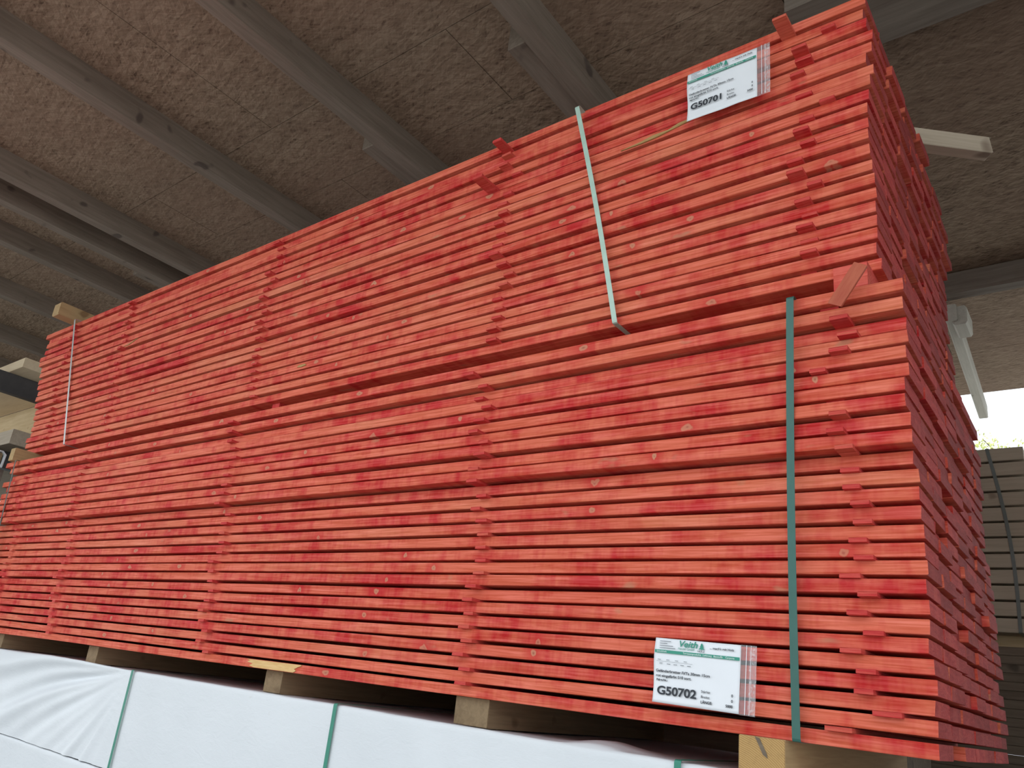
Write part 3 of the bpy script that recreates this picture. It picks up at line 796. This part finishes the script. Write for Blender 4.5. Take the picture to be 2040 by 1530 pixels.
for k in range(1, 27):
    hh = 0.045 if k <= 16 else 0.122
    z -= hh+0.0008
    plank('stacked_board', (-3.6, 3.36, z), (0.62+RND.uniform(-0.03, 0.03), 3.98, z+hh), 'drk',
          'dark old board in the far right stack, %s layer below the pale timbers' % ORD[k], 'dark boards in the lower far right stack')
plank('bearer_timber', (-3.4, 3.4, -1.5), (-3.3, 3.95, z), 'drk', 'timber under the lower far right stack, left one', 'timbers under the far right stack', 'timber')
plank('bearer_timber', (0.2, 3.4, -1.5), (0.3, 3.95, z), 'drk', 'timber under the lower far right stack, right one', 'timbers under the far right stack', 'timber')
# dark stack directly behind, seen only through the gap under the red boards
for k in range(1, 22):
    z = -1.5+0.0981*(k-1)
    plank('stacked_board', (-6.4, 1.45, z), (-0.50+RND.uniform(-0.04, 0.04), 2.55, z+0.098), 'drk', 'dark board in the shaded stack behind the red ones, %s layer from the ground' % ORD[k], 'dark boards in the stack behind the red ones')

# rack with pale planks beyond the left end
def rackbox(name, a, b, m, lab, cat='timber', grp=None):
    return plank(name, a, b, m, lab, grp, cat)
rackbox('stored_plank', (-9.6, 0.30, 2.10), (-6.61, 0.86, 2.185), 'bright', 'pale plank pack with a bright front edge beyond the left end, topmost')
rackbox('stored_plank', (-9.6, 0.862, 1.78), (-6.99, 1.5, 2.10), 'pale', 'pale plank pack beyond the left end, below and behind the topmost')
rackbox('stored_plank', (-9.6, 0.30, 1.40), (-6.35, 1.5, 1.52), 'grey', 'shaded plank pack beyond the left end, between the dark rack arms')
rk = empty('storage_rack', (-6.84, 1.675, 0), 'dark steel cantilever rack with two arms, beyond the left end of the stacks', 'rack')
for nm, a, b in (('rack_arm', (-6.98, -0.35, 1.93), (-6.90, 1.6, 2.098)), ('rack_arm', (-6.78, -0.35, 1.26), (-6.70, 1.6, 1.398)), ('rack_post', (-7.0, 1.6, -1.5), (-6.68, 1.75, 2.5))):
    box(nm, (a[0]+6.84, a[1]-1.675, a[2]+Z0), (b[0]+6.84, b[1]-1.675, b[2]+Z0), M['steel'], rk)
# wrapped pack with open end beside the left end
e = empty('wrapped_pack', (-6.3, -0.2, 1.022+Z0), 'brown timber pack with a white wrapping rim beside the left end of the stacks', 'bundle')
box('pack_timber', (-0.9, -0.28, 0), (0.94, 0.17, 0.098), M['bdark'], e)
V = []; F = []
ring = [(-0.285, 0.0), (-0.285, 0.085), (-0.262, 0.102), (0.160, 0.102), (0.180, 0.085), (0.176, 0.0)]
for x in (-0.9, 0.965):
    for (y, zz) in ring: V.append((x, y, zz))
for k in range(5): F.append((k, k+1, k+7, k+6))
o = link_mesh('wrapping_sheet', V, F, M['film'], e); o.modifiers.new('thickness', 'SOLIDIFY').thickness = 0.007
o['label'] = 'white wrapping folded over the pack'
rackbox('stored_plank', (-9.6, -0.5, 0.80), (-5.40, 0.02, 1.02), 'beamx', 'grey weathered plank pack at the left edge beside the lower stack')
rackbox('stored_plank', (-9.6, -0.45, -0.07), (-5.30, 1.0, 0.795), 'drk', 'dark plank pack at the left edge, lowest')

# tree seen above the far right stack
def tree():
    x, y = -1.75, 22.0
    e = empty('tree', (x, y, 0), 'pale green treetop against the white sky above the far right stack', 'tree')
    V = []; F = []
    R = random.Random(3)
    def tube(p, q, r0, r1, n=7):
        p = Vector(p); q = Vector(q); t = (q-p).normalized(); a = t.orthogonal().normalized(); b_ = t.cross(a); i0 = len(V)
        for c, r in ((p, r0), (q, r1)):
            for k in range(n):
                an = 2*math.pi*k/n; V.append(tuple(c+a*r*math.cos(an)+b_*r*math.sin(an)))
        for k in range(n): F.append((i0+k, i0+(k+1) % n, i0+n+(k+1) % n, i0+n+k))
    TH = 8.95
    tube((0, 0, 0), (0.1, 0, 5), 0.22, 0.14); tube((0.1, 0, 5), (0, 0, TH), 0.14, 0.03)
    tips = []
    for k in range(46):
        h = R.uniform(3.2, TH-0.1); an = R.uniform(0, 6.28); L = (TH-h)*0.35+R.uniform(0.4, 1.0)
        q = (L*math.cos(an), L*math.sin(an), min(TH+0.4, h+L*0.7)); tube((0.05, 0, h), q, 0.04, 0.008, 4)
        for s in range(9): tips.append([a+(b_-a)*R.uniform(0.35, 1.05)+R.uniform(-0.18, 0.18) for a, b_ in zip((0.05, 0, h), q)])
    link_mesh('trunk', V, F, M['bark'], e)
    LV = []; LF = []
    for t in tips:
        for k in range(10):
            c = Vector(t)+Vector([R.gauss(0, 0.13) for _ in range(3)])
            a = Vector([R.gauss(0, 1) for _ in range(3)]).normalized()*0.05; b_ = a.orthogonal().normalized()*0.03
            i = len(LV); LV += [tuple(c-a), tuple(c+b_), tuple(c+a), tuple(c-b_)]; LF.append((i, i+1, i+2, i+3))
    link_mesh('foliage', LV, LF, M['leaf'], e)
tree()
